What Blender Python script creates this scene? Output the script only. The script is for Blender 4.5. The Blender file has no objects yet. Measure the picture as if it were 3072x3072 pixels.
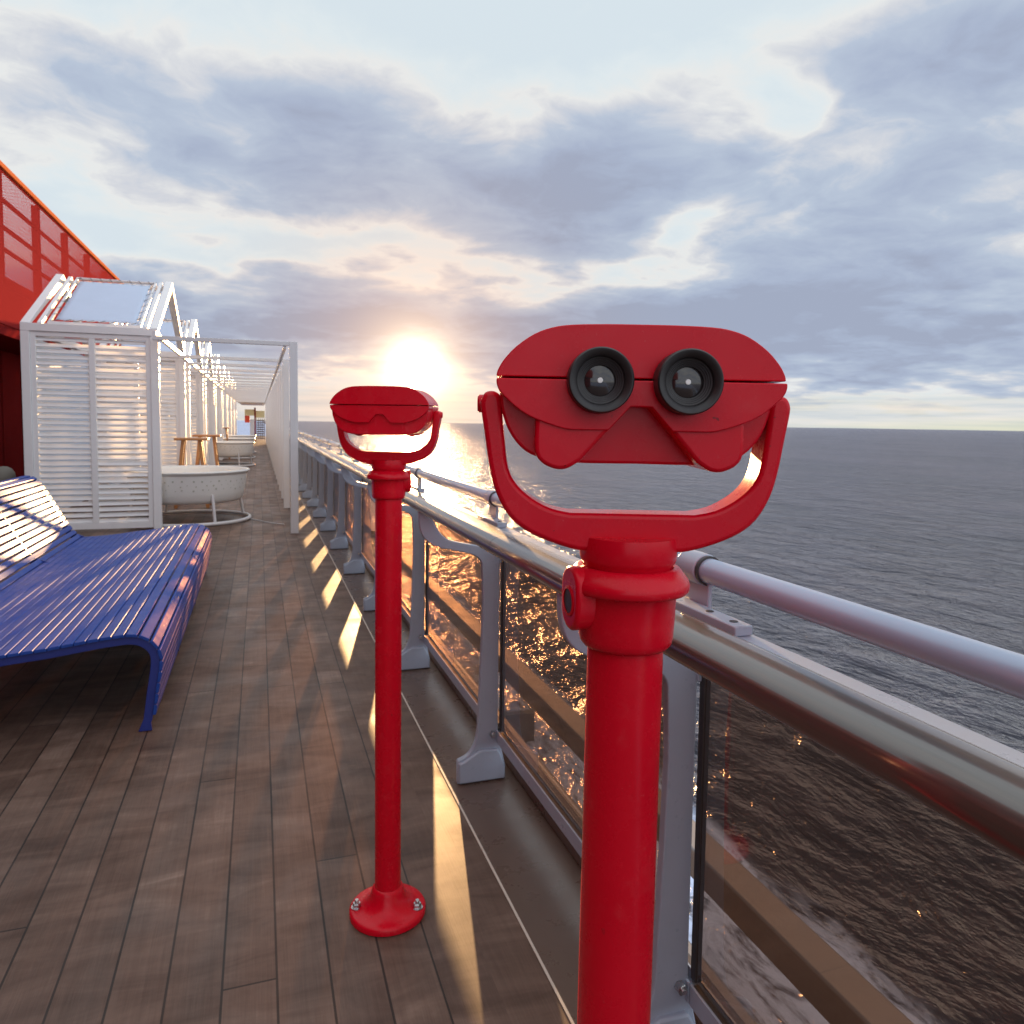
import bpy, bmesh, math, random
from mathutils import Vector, Matrix
random.seed(7)
R = math.radians
sc = bpy.context.scene
COL = sc.collection

# ------------------------------------------------------------------ camera
cam = bpy.data.cameras.new('camera')
camo = bpy.data.objects.new('camera', cam); COL.objects.link(camo)
right = Vector((.94609, -.32332, .01371)).normalized()
fwd = Vector((.32327, .94376, -.06918)).normalized()
up = right.cross(fwd).normalized(); right = fwd.cross(up).normalized()
m = Matrix((right, up, -fwd)).transposed().to_4x4()
m.translation = (0, 0, 1.40)
camo.matrix_world = m
cam.sensor_width = 36.0
cam.lens = 2215.0 / 3072.0 * 36.0
cam.shift_y = -(1536 - 1420) / 3072.0
cam.clip_start = .02; cam.clip_end = 40000
cam.dof.use_dof = True; cam.dof.focus_distance = .75; cam.dof.aperture_fstop = 22
sc.camera = camo

# ------------------------------------------------------------------ world, sun, exposure
EXPOSURE = 3.0
SUN_AZ, SUN_EL = 11.4, 4.0
sdir = Vector((math.sin(R(SUN_AZ)) * math.cos(R(SUN_EL)), math.cos(R(SUN_AZ)) * math.cos(R(SUN_EL)), math.sin(R(SUN_EL))))
sun = bpy.data.lights.new('sun', 'SUN'); sun.energy = 2.1; sun.angle = R(.5); sun.color = (1, .58, .25)
suno = bpy.data.objects.new('sun', sun); COL.objects.link(suno)
suno.rotation_euler = sdir.to_track_quat('Z', 'Y').to_euler()
vs = sc.view_settings
vs.view_transform = 'Standard'; vs.look = 'None'; vs.exposure = EXPOSURE; vs.gamma = 1
try: vs.use_curve_mapping = False
except Exception: pass
sc.render.engine = 'CYCLES'
sc.cycles.use_denoising = True
sc.cycles.max_bounces = 8; sc.cycles.transparent_max_bounces = 24
sc.cycles.sample_clamp_indirect = 6.0; sc.cycles.sample_clamp_direct = 14.0
sc.cycles.caustics_reflective = False; sc.cycles.caustics_refractive = False

class NT:
    """small helper for node trees"""
    def __init__(s, tree): s.t = tree; s.n = tree.nodes; s.l = tree.links
    def new(s, typ, **kw):
        n = s.n.new(typ)
        for k, v in kw.items(): setattr(n, k, v)
        return n
    def put(s, sock, v):
        if v is None: return
        if isinstance(v, bpy.types.NodeSocket): s.l.new(v, sock)
        else: sock.default_value = v
    def math(s, op, a, b=None, c=None, clamp=False):
        n = s.new('ShaderNodeMath', operation=op); n.use_clamp = clamp
        s.put(n.inputs[0], a)
        if b is not None: s.put(n.inputs[1], b)
        if c is not None: s.put(n.inputs[2], c)
        return n.outputs[0]
    def vmath(s, op, a, b=None):
        n = s.new('ShaderNodeVectorMath', operation=op); s.put(n.inputs[0], a)
        if b is not None: s.put(n.inputs[1], b)
        return n.outputs['Value'] if op in ('DOT_PRODUCT', 'LENGTH') else n.outputs[0]
    def mix(s, fac, a, b, blend='MIX'):
        n = s.new('ShaderNodeMix', data_type='RGBA', blend_type=blend)
        s.put(n.inputs['Factor'], fac); s.put(n.inputs[6], a if isinstance(a, bpy.types.NodeSocket) else (*a, 1)); s.put(n.inputs[7], b if isinstance(b, bpy.types.NodeSocket) else (*b, 1))
        return n.outputs[2]
    def ramp(s, fac, stops, interp='LINEAR'):
        n = s.new('ShaderNodeValToRGB'); n.color_ramp.interpolation = interp; el = n.color_ramp.elements
        while len(el) < len(stops): el.new(.5)
        for e, (p, c) in zip(el, stops):
            e.position = p; e.color = (*c, 1) if len(c) == 3 else c
        s.put(n.inputs[0], fac); return n.outputs[0]
    def noise(s, vec, scale, detail=4, rough=.55, dist=0.0):
        n = s.new('ShaderNodeTexNoise'); s.put(n.inputs['Vector'], vec)
        n.inputs['Scale'].default_value = scale; n.inputs['Detail'].default_value = detail
        n.inputs['Roughness'].default_value = rough; n.inputs['Distortion'].default_value = dist
        return n.outputs['Fac']
    def mapr(s, v, a, b, c, d, smooth=False):
        n = s.new('ShaderNodeMapRange'); n.interpolation_type = 'SMOOTHSTEP' if smooth else 'LINEAR'; n.clamp = True
        s.put(n.inputs[0], v)
        for i, x in enumerate((a, b, c, d)): n.inputs[i + 1].default_value = x
        return n.outputs[0]
    def comb(s, x, y, z):
        n = s.new('ShaderNodeCombineXYZ'); s.put(n.inputs[0], x); s.put(n.inputs[1], y); s.put(n.inputs[2], z); return n.outputs[0]
    def sep(s, v):
        n = s.new('ShaderNodeSeparateXYZ'); s.put(n.inputs[0], v); return n.outputs

def build_world():
    w = bpy.data.worlds.new('World'); sc.world = w; w.use_nodes = True
    t = NT(w.node_tree); t.n.clear()
    out = t.new('ShaderNodeOutputWorld'); bg = t.new('ShaderNodeBackground')
    sky = t.new('ShaderNodeTexSky', sky_type='NISHITA'); sky.sun_disc = False
    sky.sun_elevation = R(SUN_EL); sky.sun_rotation = R(SUN_AZ); sky.altitude = 30
    tc = t.new('ShaderNodeTexCoord'); d = t.vmath('NORMALIZE', tc.outputs['Generated'])
    x, y, z = t.sep(d)
    az = t.math('MULTIPLY', t.math('ARCTAN2', x, y), 57.2958)
    el = t.math('MULTIPLY', t.math('ARCSINE', z), 57.2958)
    zc = t.math('MAXIMUM', z, 0.0)
    k = t.math('DIVIDE', 1.0, t.math('ADD', zc, .16))
    p = t.comb(t.math('MULTIPLY', x, k), t.math('MULTIPLY', y, k), 0.0)     # cloud layer seen from below
    warp = t.new('ShaderNodeTexNoise'); t.put(warp.inputs['Vector'], p); warp.inputs['Scale'].default_value = 2.2; warp.inputs['Detail'].default_value = 3
    wv = t.vmath('SUBTRACT', warp.outputs['Color'], (.5, .5, .5))
    p2 = t.vmath('ADD', p, t.vmath('MULTIPLY', wv, (.35, .35, 0)))
    big = t.noise(p2, 1.7, 7, .52)
    fine = t.noise(p2, 4.6, 8, .60)
    fb = t.math('ADD', t.math('MULTIPLY', big, .60), t.math('MULTIPLY', fine, .40))
    # warp the large cloud masses a little so that their outline is ragged
    wr, wg, wb = t.sep(wv)
    azw = t.math('ADD', az, t.math('MULTIPLY', wr, 11.0)); elw = t.math('ADD', el, t.math('MULTIPLY', wg, 7.0))
    def gauss(a, e, sa, se, amp):
        u = t.math('DIVIDE', t.math('SUBTRACT', azw, a), sa); v = t.math('DIVIDE', t.math('SUBTRACT', elw, e), se)
        r2 = t.math('ADD', t.math('MULTIPLY', u, u), t.math('MULTIPLY', v, v))
        return t.math('MULTIPLY', t.math('EXPONENT', t.math('MULTIPLY', r2, -1.0)), amp)
    masses = [(-9, 20.5, 8, 4.0, .40), (3, 18.2, 10, 4.6, .46), (17, 16.8, 11, 5.2, .48), (27, 17.0, 8, 5.2, .42),
              (46, 14, 10, 7.5, .48), (36, 18, 5, 5, .26), (37, 10.5, 8, 3.0, .34), (52, 22, 8, 4.5, .36), (43, 24, 6, 3.5, .28),
              (-3, 7.0, 17, 2.9, .72), (24, 6.4, 17, 3.1, .66), (50, 5.6, 18, 3.4, .54), (-38, 12, 18, 7, .35), (82, 14, 18, 8, .40),
              (4, 12.0, 13, 1.0, -.36), (24, 11.2, 8, 0.9, -.32), (32, 15.0, 2.0, 2.4, -.42), (37.5, 21.5, 2.6, 2.6, -.40),
              (-13, 13.5, 4, 3, -.3), (16, 29, 18, 4, -.30), (-14, 29, 8, 3, -.22), (30, 28, 10, 4, -.24), (30, 0.9, 60, 1.2, -.5)]
    B = 0.0
    for g in masses: B = t.math('ADD', gauss(*g), B)
    dens = t.math('ADD', t.math('MULTIPLY', t.math('SUBTRACT', fb, .5), 2.0), t.math('ADD', B, .23))
    dens = t.math('ADD', dens, t.mapr(y, .25, -.35, 0, .26))        # broken grey cover astern
    cl = t.ramp(dens, [(0.0, (1.36, 1.68, 1.84)), (.20, (1.64, 1.84, 1.92)), (.35, (1.84, 1.87, 1.86)), (.47, (1.48, 1.54, 1.66)), (.62, (1.08, 1.26, 1.55)), (.85, (.88, 1.04, 1.38)), (1.0, (.78, .90, 1.20))])
    # low strip of clear, creamy air above the horizon
    strip = t.mapr(t.math('ADD', el, t.math('MULTIPLY', wg, 2.0)), 1.5, 2.7, 1, 0, True)
    sn = t.noise(t.comb(t.math('MULTIPLY', az, .09), t.math('MULTIPLY', el, 1.9), 5.0), 1.0, 5, .6)
    cl = t.mix(t.math('MULTIPLY', strip, .85), cl, t.ramp(sn, [(.36, (1.15, 1.28, 1.32)), (.52, (1.66, 1.62, 1.46)), (.66, (2.0, 1.82, 1.58))]))
    # physical sky shows through a little in the thin parts
    thin = t.mapr(dens, .0, .30, .35, .04)
    col = t.mix(thin, cl, t.vmath('MINIMUM', t.vmath('MULTIPLY', sky.outputs[0], (4, 4, 4)), (1.9, 1.9, 2.0)))
    # glow of the low sun through the cloud
    mu = t.math('MAXIMUM', t.vmath('DOT_PRODUCT', d, tuple(sdir)), 0.0)
    def lobe(pw, c, src):
        n = t.math('POWER', mu, pw)
        cc = t.new('ShaderNodeVectorMath', operation='SCALE'); cc.inputs[0].default_value = c; t.put(cc.inputs['Scale'], n)
        return t.vmath('ADD', src, cc.outputs[0])
    ang = t.math('POWER', mu, 45)
    warm = t.mix(t.math('MULTIPLY', ang, .85), (1, 1, 1), (1.10, .86, .72))
    col = t.mix(1.0, col, warm, 'MULTIPLY')
    col = lobe(90, (.55, .25, .09), col)
    col = lobe(420, (1.6, 1.15, .60), col)
    col = lobe(2200, (5, 4.4, 3.0), col)
    col = lobe(11000, (60, 52, 38), col)
    # unseen sky overhead and astern brightened to throw more light on camera-facing sides
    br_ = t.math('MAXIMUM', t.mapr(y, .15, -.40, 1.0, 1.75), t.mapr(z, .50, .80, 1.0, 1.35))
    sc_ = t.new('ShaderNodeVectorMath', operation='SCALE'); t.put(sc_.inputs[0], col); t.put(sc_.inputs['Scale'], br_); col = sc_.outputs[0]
    # below the horizon (never seen past the sea): dark water tone
    col = t.mix(t.mapr(z, -.02, -.004, 1, 0), col, (.30, .32, .38))
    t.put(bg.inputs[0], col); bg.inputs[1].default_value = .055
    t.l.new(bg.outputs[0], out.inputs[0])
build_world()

# ------------------------------------------------------------------ materials
def mat(name, base, rough=.5, metal=0.0, coat=0.0, var=.06, rvar=.12, scale=6.0, bump=0.0, bscale=40.0, spec=.5, dirt=0.0):
    M = bpy.data.materials.new(name); M.use_nodes = True
    t = NT(M.node_tree); b = t.n['Principled BSDF']
    tc = t.new('ShaderNodeTexCoord'); ob = tc.outputs['Object']
    n1 = t.noise(ob, scale, 5, .6)
    lo = tuple(max(0, c * (1 - var)) for c in base); hi = tuple(min(1, c * (1 + var)) for c in base)
    c = t.mix(n1, lo, hi)
    if dirt:
        n3 = t.mapr(t.noise(ob, scale * 2.3, 8, .68), .52, .75, 0, dirt)
        c = t.mix(n3, c, tuple(x * .45 + .02 for x in base))
    t.put(b.inputs['Base Color'], c)
    n2 = t.noise(ob, scale * 3.1, 6, .65)
    t.put(b.inputs['Roughness'], t.mapr(n2, .3, .7, max(.02, rough - rvar), min(1, rough + rvar)))
    b.inputs['Metallic'].default_value = metal
    b.inputs['Specular IOR Level'].default_value = spec
    b.inputs['Coat Weight'].default_value = coat; b.inputs['Coat Roughness'].default_value = .06
    if bump:
        bn = t.new('ShaderNodeBump'); bn.inputs['Strength'].default_value = bump; bn.inputs['Distance'].default_value = .004
        t.put(bn.inputs['Height'], t.noise(ob, bscale, 4, .6)); t.l.new(bn.outputs[0], b.inputs['Normal'])
    return M

M = {}
def m_red():
    X = bpy.data.materials.new('red_enamel'); X.use_nodes = True
    t = NT(X.node_tree); b = t.n['Principled BSDF']
    tc = t.new('ShaderNodeTexCoord'); ob = tc.outputs['Object']; x, y, z = t.sep(ob)
    a = t.noise(ob, 7, 6, .6); c = t.mix(a, (.56, .0022, .013), (.66, .0036, .020))
    drip = t.noise(t.comb(t.math('MULTIPLY', x, 70.0), t.math('MULTIPLY', y, 70.0), t.math('MULTIPLY', z, 3.5)), 1.0, 5, .65)
    salt = t.noise(ob, 26, 8, .72); spots = t.noise(ob, 190, 3, .6)
    film = t.math('ADD', t.math('MULTIPLY', t.mapr(salt, .55, .75, 0, .06), t.mapr(drip, .40, .65, .3, 1)), t.mapr(spots, .69, .76, 0, .10))
    c = t.mix(film, c, (.60, .40, .38))
    chip = t.math('MULTIPLY', t.mapr(t.noise(ob, 85, 2, .5), .735, .745, 0, 1), t.mapr(t.noise(ob, 6, 3), .50, .60, 0, 1))
    c = t.mix(t.math('MULTIPLY', chip, .8), c, (.10, .012, .012))
    t.put(b.inputs['Base Color'], c)
    t.put(b.inputs['Roughness'], t.math('ADD', t.mapr(t.noise(ob, 18, 7, .68), .35, .7, .18, .36), t.math('MULTIPLY', film, 1.2)))
    b.inputs['Specular IOR Level'].default_value = .24
    bn = t.new('ShaderNodeBump'); bn.inputs['Strength'].default_value = .06; bn.inputs['Distance'].default_value = .002
    t.put(bn.inputs['Height'], t.noise(ob, 45, 3, .5)); t.l.new(bn.outputs[0], b.inputs['Normal'])
    return X
M['red'] = m_red()
M['red_wall'] = mat('red_wall_paint', (.23, .020, .020), .8, var=.2, scale=2.0, dirt=.35, spec=0.0)
M['sunlit_edge'] = mat('painted_sun_glow', (.55, .17, .07), .7, spec=0.0)  # orange base colour puts the low sun's glow into the cap edge
M['white'] = mat('white_paint', (.79, .79, .80), .42, var=.04, scale=3, dirt=.10)
M['white_far'] = mat('white_powder_coat', (.66, .65, .66), .45, var=.05, scale=3)
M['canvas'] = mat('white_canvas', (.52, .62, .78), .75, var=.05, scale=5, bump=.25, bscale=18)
M['cord'] = mat('grey_cord', (.16, .16, .18), .8)
M['alu'] = mat('grey_painted_metal', (.36, .41, .50), .36, var=.06, scale=8, spec=.5, dirt=.10)
M['tube'] = mat('anodised_tube', (.37, .45, .59), .31, metal=.15, var=.03, rvar=.03, scale=5)
M['gasket'] = mat('dark_gasket', (.035, .03, .03), .5)
M['steel'] = mat('stainless_steel', (.55, .55, .56), .28, metal=1.0)
M['black'] = mat('black_rubber', (.018, .016, .017), .45, rvar=.1, var=.2, scale=30)
M['blue'] = mat('blue_paint', (.018, .060, .30), .48, var=.14, rvar=.08, scale=4, dirt=.2, spec=.22)
M['blue_dark'] = mat('dark_blue_paint', (.016, .03, .20), .4)
M['teak'] = mat('orange_teak', (.36, .16, .055), .4, var=.3, scale=14)
M['tub'] = mat('white_plastic', (.74, .73, .71), .4, var=.05)
M['hull'] = mat('hull_paint', (.23, .215, .22), .5, var=.1, scale=1.0, dirt=.2)
M['grey'] = mat('pale_grey_plastic', (.42, .42, .36), .6)
M['sign_red'] = mat('red_sign_board', (.75, .06, .02), .45)
M['sign_yellow'] = mat('cream_board', (.80, .66, .34), .5)
M['dark'] = mat('dark_lattice', (.16, .12, .11), .6)
M['lacing'] = M['cord']

def m_lens():
    X = bpy.data.materials.new('eyepiece_glass'); X.use_nodes = True
    t = NT(X.node_tree); b = t.n['Principled BSDF']
    tc = t.new('ShaderNodeTexCoord'); n = t.noise(tc.outputs['Object'], 60, 4, .6)
    t.put(b.inputs['Base Color'], t.mix(n, (.012, .010, .012), (.03, .022, .022)))
    b.inputs['Roughness'].default_value = .12; b.inputs['Coat Weight'].default_value = .5
    return X
M['lens'] = m_lens()
M['pupil_light'] = mat('painted_pupil_light', (.92, .92, .90), .5, var=.02)  # white colour stands in for light coming through the optics

def m_deck():
    X = bpy.data.materials.new('teak_deck_planks'); X.use_nodes = True
    t = NT(X.node_tree); b = t.n['Principled BSDF']
    tc = t.new('ShaderNodeTexCoord'); x, y, z = t.sep(tc.outputs['Object'])
    pitch = .1287
    q = t.math('DIVIDE', t.math('ADD', x, 20 * pitch - .415), pitch)
    idx = t.math('FLOOR', q); fx = t.math('FRACT', q)
    wn = t.new('ShaderNodeTexWhiteNoise', noise_dimensions='1D'); t.put(wn.inputs['W'], idx)
    joint = t.math('DIVIDE', t.math('ADD', y, t.math('MULTIPLY', wn.outputs['Value'], 7.3)), 2.5)
    jy = t.math('FRACT', joint); jid = t.math('FLOOR', joint)
    gx = t.math('MULTIPLY', t.math('MINIMUM', fx, t.math('SUBTRACT', 1.0, fx)), pitch)
    gy = t.math('MULTIPLY', t.math('MINIMUM', jy, t.math('SUBTRACT', 1.0, jy)), 2.5)
    gd = t.math('MINIMUM', gx, gy)
    inside = t.math('LESS_THAN', x, .412)
    seam = t.math('MULTIPLY', t.mapr(gd, .0023, .0036, 1, 0), t.math('LESS_THAN', x, .417))
    wn2 = t.new('ShaderNodeTexWhiteNoise', noise_dimensions='2D'); t.put(wn2.inputs['Vector'], t.comb(idx, jid, 0.0))
    plank = t.math('MULTIPLY', t.math('SUBTRACT', wn2.outputs['Value'], .5), inside)
    sv = t.comb(t.math('MULTIPLY', x, 55.0), t.math('MULTIPLY', y, 2.2), wn2.outputs['Value'])
    grain = t.noise(sv, 1.0, 6, .65)
    fine = t.noise(t.comb(t.math('MULTIPLY', x, 260.0), t.math('MULTIPLY', y, 9.0), wn.outputs['Value']), 1.0, 3, .6)
    cross = t.noise(t.comb(t.math('MULTIPLY', x, 2.2), t.math('MULTIPLY', y, 7.5), t.math('MULTIPLY', wn.outputs['Value'], 1.6)), 1.0, 6, .6, .8)   # dried water marks
    blot = t.noise(tc.outputs['Object'], 1.7, 6, .62, .6)
    v = t.math('ADD', t.math('MULTIPLY', grain, .30), t.math('ADD', t.math('MULTIPLY', cross, 1.05), t.math('ADD', t.math('MULTIPLY', blot, .40), t.math('ADD', t.math('MULTIPLY', fine, .22), t.math('MULTIPLY', plank, .22)))))
    v = t.mapr(v, .66, 1.36, 0, 1)
    c = t.ramp(v, [(0, (.062, .034, .024)), (.30, (.104, .062, .045)), (.62, (.156, .098, .073)), (1, (.27, .185, .143))])
    c = t.mix(t.math('MULTIPLY', seam, .88), c, (.012, .009, .008))
    t.put(b.inputs['Base Color'], c)
    wet = t.noise(t.vmath('ADD', tc.outputs['Object'], (3.1, 7.7, 0)), 2.6, 6, .6, .7)
    t.put(b.inputs['Roughness'], t.mapr(wet, .35, .68, .40, .64))
    b.inputs['Specular IOR Level'].default_value = .32
    bn = t.new('ShaderNodeBump'); bn.inputs['Strength'].default_value = .35; bn.inputs['Distance'].default_value = .0035
    h = t.math('ADD', t.math('MULTIPLY', grain, .25), t.math('MULTIPLY', fine, .25))
    t.put(bn.inputs['Height'], h); t.l.new(bn.outputs[0], b.inputs['Normal'])
    return X
M['deck'] = m_deck()
M['waterway'] = mat('brown_deck_paint', (.12, .078, .060), .30, var=.14, rvar=.07, scale=2.5, dirt=.3, bump=.10, bscale=30)
M['seam_white'] = mat('pale_seam_caulk', (.62, .54, .46), .5)

def m_wood():
    X = bpy.data.materials.new('varnished_teak'); X.use_nodes = True
    t = NT(X.node_tree); b = t.n['Principled BSDF']
    tc = t.new('ShaderNodeTexCoord'); x, y, z = t.sep(tc.outputs['Object'])
    g = t.noise(t.comb(t.math('MULTIPLY', x, 90.0), t.math('MULTIPLY', y, 3.0), t.math('MULTIPLY', z, 90.0)), 1.0, 6, .6)
    t.put(b.inputs['Base Color'], t.ramp(g, [(.3, (.034, .024, .019)), (.7, (.075, .054, .042))]))
    b.inputs['Roughness'].default_value = .42
    b.inputs['Coat Weight'].default_value = 1.0; b.inputs['Coat IOR'].default_value = 1.65
    t.put(b.inputs['Coat Roughness'], t.mapr(t.noise(tc.outputs['Object'], 9, 5), .3, .7, .07, .20))
    return X
M['wood'] = m_wood()

def m_glass():
    X = bpy.data.materials.new('bronze_tinted_glass'); X.use_nodes = True
    t = NT(X.node_tree); t.n.clear(); out = t.new('ShaderNodeOutputMaterial')
    tr = t.new('ShaderNodeBsdfTransparent'); gl = t.new('ShaderNodeBsdfGlossy'); gl.inputs['Roughness'].default_value = .03
    gl.inputs['Color'].default_value = (.85, .85, .85, 1)
    tc = t.new('ShaderNodeTexCoord'); n = t.noise(tc.outputs['Object'], 1.8, 5, .6)
    lw = t.new('ShaderNodeLayerWeight'); lw.inputs['Blend'].default_value = .5
    fc = lw.outputs['Facing']; f5 = t.math('POWER', fc, 5.0)
    fr = t.math('ADD', .035, t.math('MULTIPLY', t.math('POWER', fc, 3.2), .9))
    ti = t.mix(n, (.66, .555, .485), (.73, .625, .555))
    t.put(tr.inputs['Color'], t.mix(t.math('MULTIPLY', fc, fc), ti, t.mix(.85, ti, t.mix(1.0, ti, ti, 'MULTIPLY'), 'MULTIPLY')))
    mx = t.new('ShaderNodeMixShader'); t.l.new(fr, mx.inputs[0]); t.l.new(tr.outputs[0], mx.inputs[1]); t.l.new(gl.outputs[0], mx.inputs[2])
    df = t.new('ShaderNodeBsdfDiffuse'); df.inputs['Color'].default_value = (.55, .53, .50, 1)
    gx, gy, gz = t.sep(tc.outputs['Object'])
    film = t.noise(t.comb(t.math('MULTIPLY', gx, 4.0), t.math('MULTIPLY', gy, 9.0), t.math('MULTIPLY', gz, 2.0)), 1.0, 8, .7, .5)
    spots = t.noise(tc.outputs['Object'], 70, 3, .6)
    amt = t.math('ADD', t.mapr(film, .45, .75, .0, .035), t.mapr(spots, .66, .74, 0, .05))
    low = t.math('MULTIPLY', t.mapr(gz, .19, .26, .05, 0), film)
    mx2 = t.new('ShaderNodeMixShader'); t.put(mx2.inputs[0], t.math('ADD', amt, low)); t.l.new(mx.outputs[0], mx2.inputs[1]); t.l.new(df.outputs[0], mx2.inputs[2])
    t.l.new(mx2.outputs[0], out.inputs[0]); return X
M['glass'] = m_glass()

def m_screen():
    X = bpy.data.materials.new('red_perforated_mesh'); X.use_nodes = True
    t = NT(X.node_tree); b = t.n['Principled BSDF']; out = t.n['Material Output']
    b.inputs['Base Color'].default_value = (.30, .034, .036, 1); b.inputs['Roughness'].default_value = .9; b.inputs['Specular IOR Level'].default_value = 0.0
    tc = t.new('ShaderNodeTexCoord'); x, y, z = t.sep(tc.outputs['Object'])
    s = t.math('FRACT', t.math('MULTIPLY', t.math('ADD', z, t.math('MULTIPLY', y, -.30)), 46.0))
    hole = t.math('GREATER_THAN', s, .55)
    tr = t.new('ShaderNodeBsdfTransparent'); mx = t.new('ShaderNodeMixShader')
    t.l.new(hole, mx.inputs[0]); t.l.new(b.outputs[0], mx.inputs[1]); t.l.new(tr.outputs[0], mx.inputs[2])
    t.l.new(mx.outputs[0], out.inputs[0]); return X
M['screen'] = m_screen()

def m_sea():
    X = bpy.data.materials.new('sea_water'); X.use_nodes = True
    t = NT(X.node_tree); t.n.clear(); out = t.new('ShaderNodeOutputMaterial')
    tc = t.new('ShaderNodeTexCoord'); ob = tc.outputs['Object']; x, y, z = t.sep(ob)
    rot = t.new('ShaderNodeMapping'); t.put(rot.inputs[0], ob); rot.inputs['Rotation'].default_value = (0, 0, R(24)); rot.inputs['Scale'].default_value = (1.0, .5, 1)
    r = rot.outputs[0]
    w0 = t.noise(r, .012, 3, .5); w1 = t.noise(r, .06, 4, .55, .3); w2 = t.noise(r, .22, 5, .58, .5); w3 = t.noise(r, 1.0, 4, .6, .3); w4 = t.noise(r, 4.0, 3, .6)
    # white water thrown off by the ship's side
    fn = t.noise(t.comb(t.math('MULTIPLY', x, .16), t.math('MULTIPLY', y, .045), 0.0), 1.0, 4, .6, .8)
    fd = t.noise(t.comb(t.math('MULTIPLY', x, .75), t.math('MULTIPLY', y, .22), 3.0), 1.0, 9, .72, 1.4)
    edge = t.math('ADD', 25.5, t.math('MULTIPLY', t.math('SUBTRACT', fn, .5), 9.0))
    near = t.mapr(t.math('SUBTRACT', edge, x), -.5, 2.0, 0, 1, True)
    inner = t.mapr(t.math('SUBTRACT', edge, x), 2.0, 9.0, 1, .62, True)
    foam = t.math('MULTIPLY', t.math('MULTIPLY', near, inner), t.mapr(fd, .34, .54, 0, 1, True))
    caps = t.mapr(t.math('ADD', t.math('MULTIPLY', w2, .6), t.math('MULTIPLY', w3, .4)), .70, .76, 0, .5)
    foam = t.math('MAXIMUM', foam, caps)
    h = t.math('ADD', t.math('MULTIPLY', w0, 7.0), t.math('ADD', t.math('MULTIPLY', w1, 3.9), t.math('ADD', t.math('MULTIPLY', w2, 1.9), t.math('ADD', t.math('MULTIPLY', w3, .46), t.math('MULTIPLY', w4, .05)))))
    bn = t.new('ShaderNodeBump'); bn.inputs['Strength'].default_value = 1.0; bn.inputs['Distance'].default_value = 1.0
    t.put(bn.inputs['Height'], h)
    df = t.new('ShaderNodeBsdfDiffuse'); t.put(df.inputs['Color'], t.mix(t.mapr(t.math('ADD', t.math('MULTIPLY', w0, .6), t.math('MULTIPLY', w1, .4)), .35, .65, 0, 1), (.014, .015, .023), (.046, .042, .060)))
    gl = t.new('ShaderNodeBsdfGlossy'); gl.inputs['Color'].default_value = (.90, .90, .99, 1); gl.inputs['Roughness'].default_value = .11
    fo = t.new('ShaderNodeBsdfDiffuse'); fo.inputs['Color'].default_value = (.52, .68, 1.0, 1)
    t.l.new(bn.outputs[0], gl.inputs['Normal']); t.l.new(bn.outputs[0], df.inputs['Normal'])
    lw = t.new('ShaderNodeLayerWeight'); lw.inputs['Blend'].default_value = .5; t.l.new(bn.outputs[0], lw.inputs['Normal'])
    f = t.math('ADD', .022, t.math('MULTIPLY', t.math('POWER', lw.outputs['Facing'], 5.0), .74))
    m1 = t.new('ShaderNodeMixShader'); t.put(m1.inputs[0], f); t.l.new(df.outputs[0], m1.inputs[1]); t.l.new(gl.outputs[0], m1.inputs[2])
    m2 = t.new('ShaderNodeMixShader'); t.put(m2.inputs[0], foam); t.l.new(m1.outputs[0], m2.inputs[1]); t.l.new(fo.outputs[0], m2.inputs[2])
    t.l.new(m2.outputs[0], out.inputs[0])
    return X
M['sea'] = m_sea()

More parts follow.
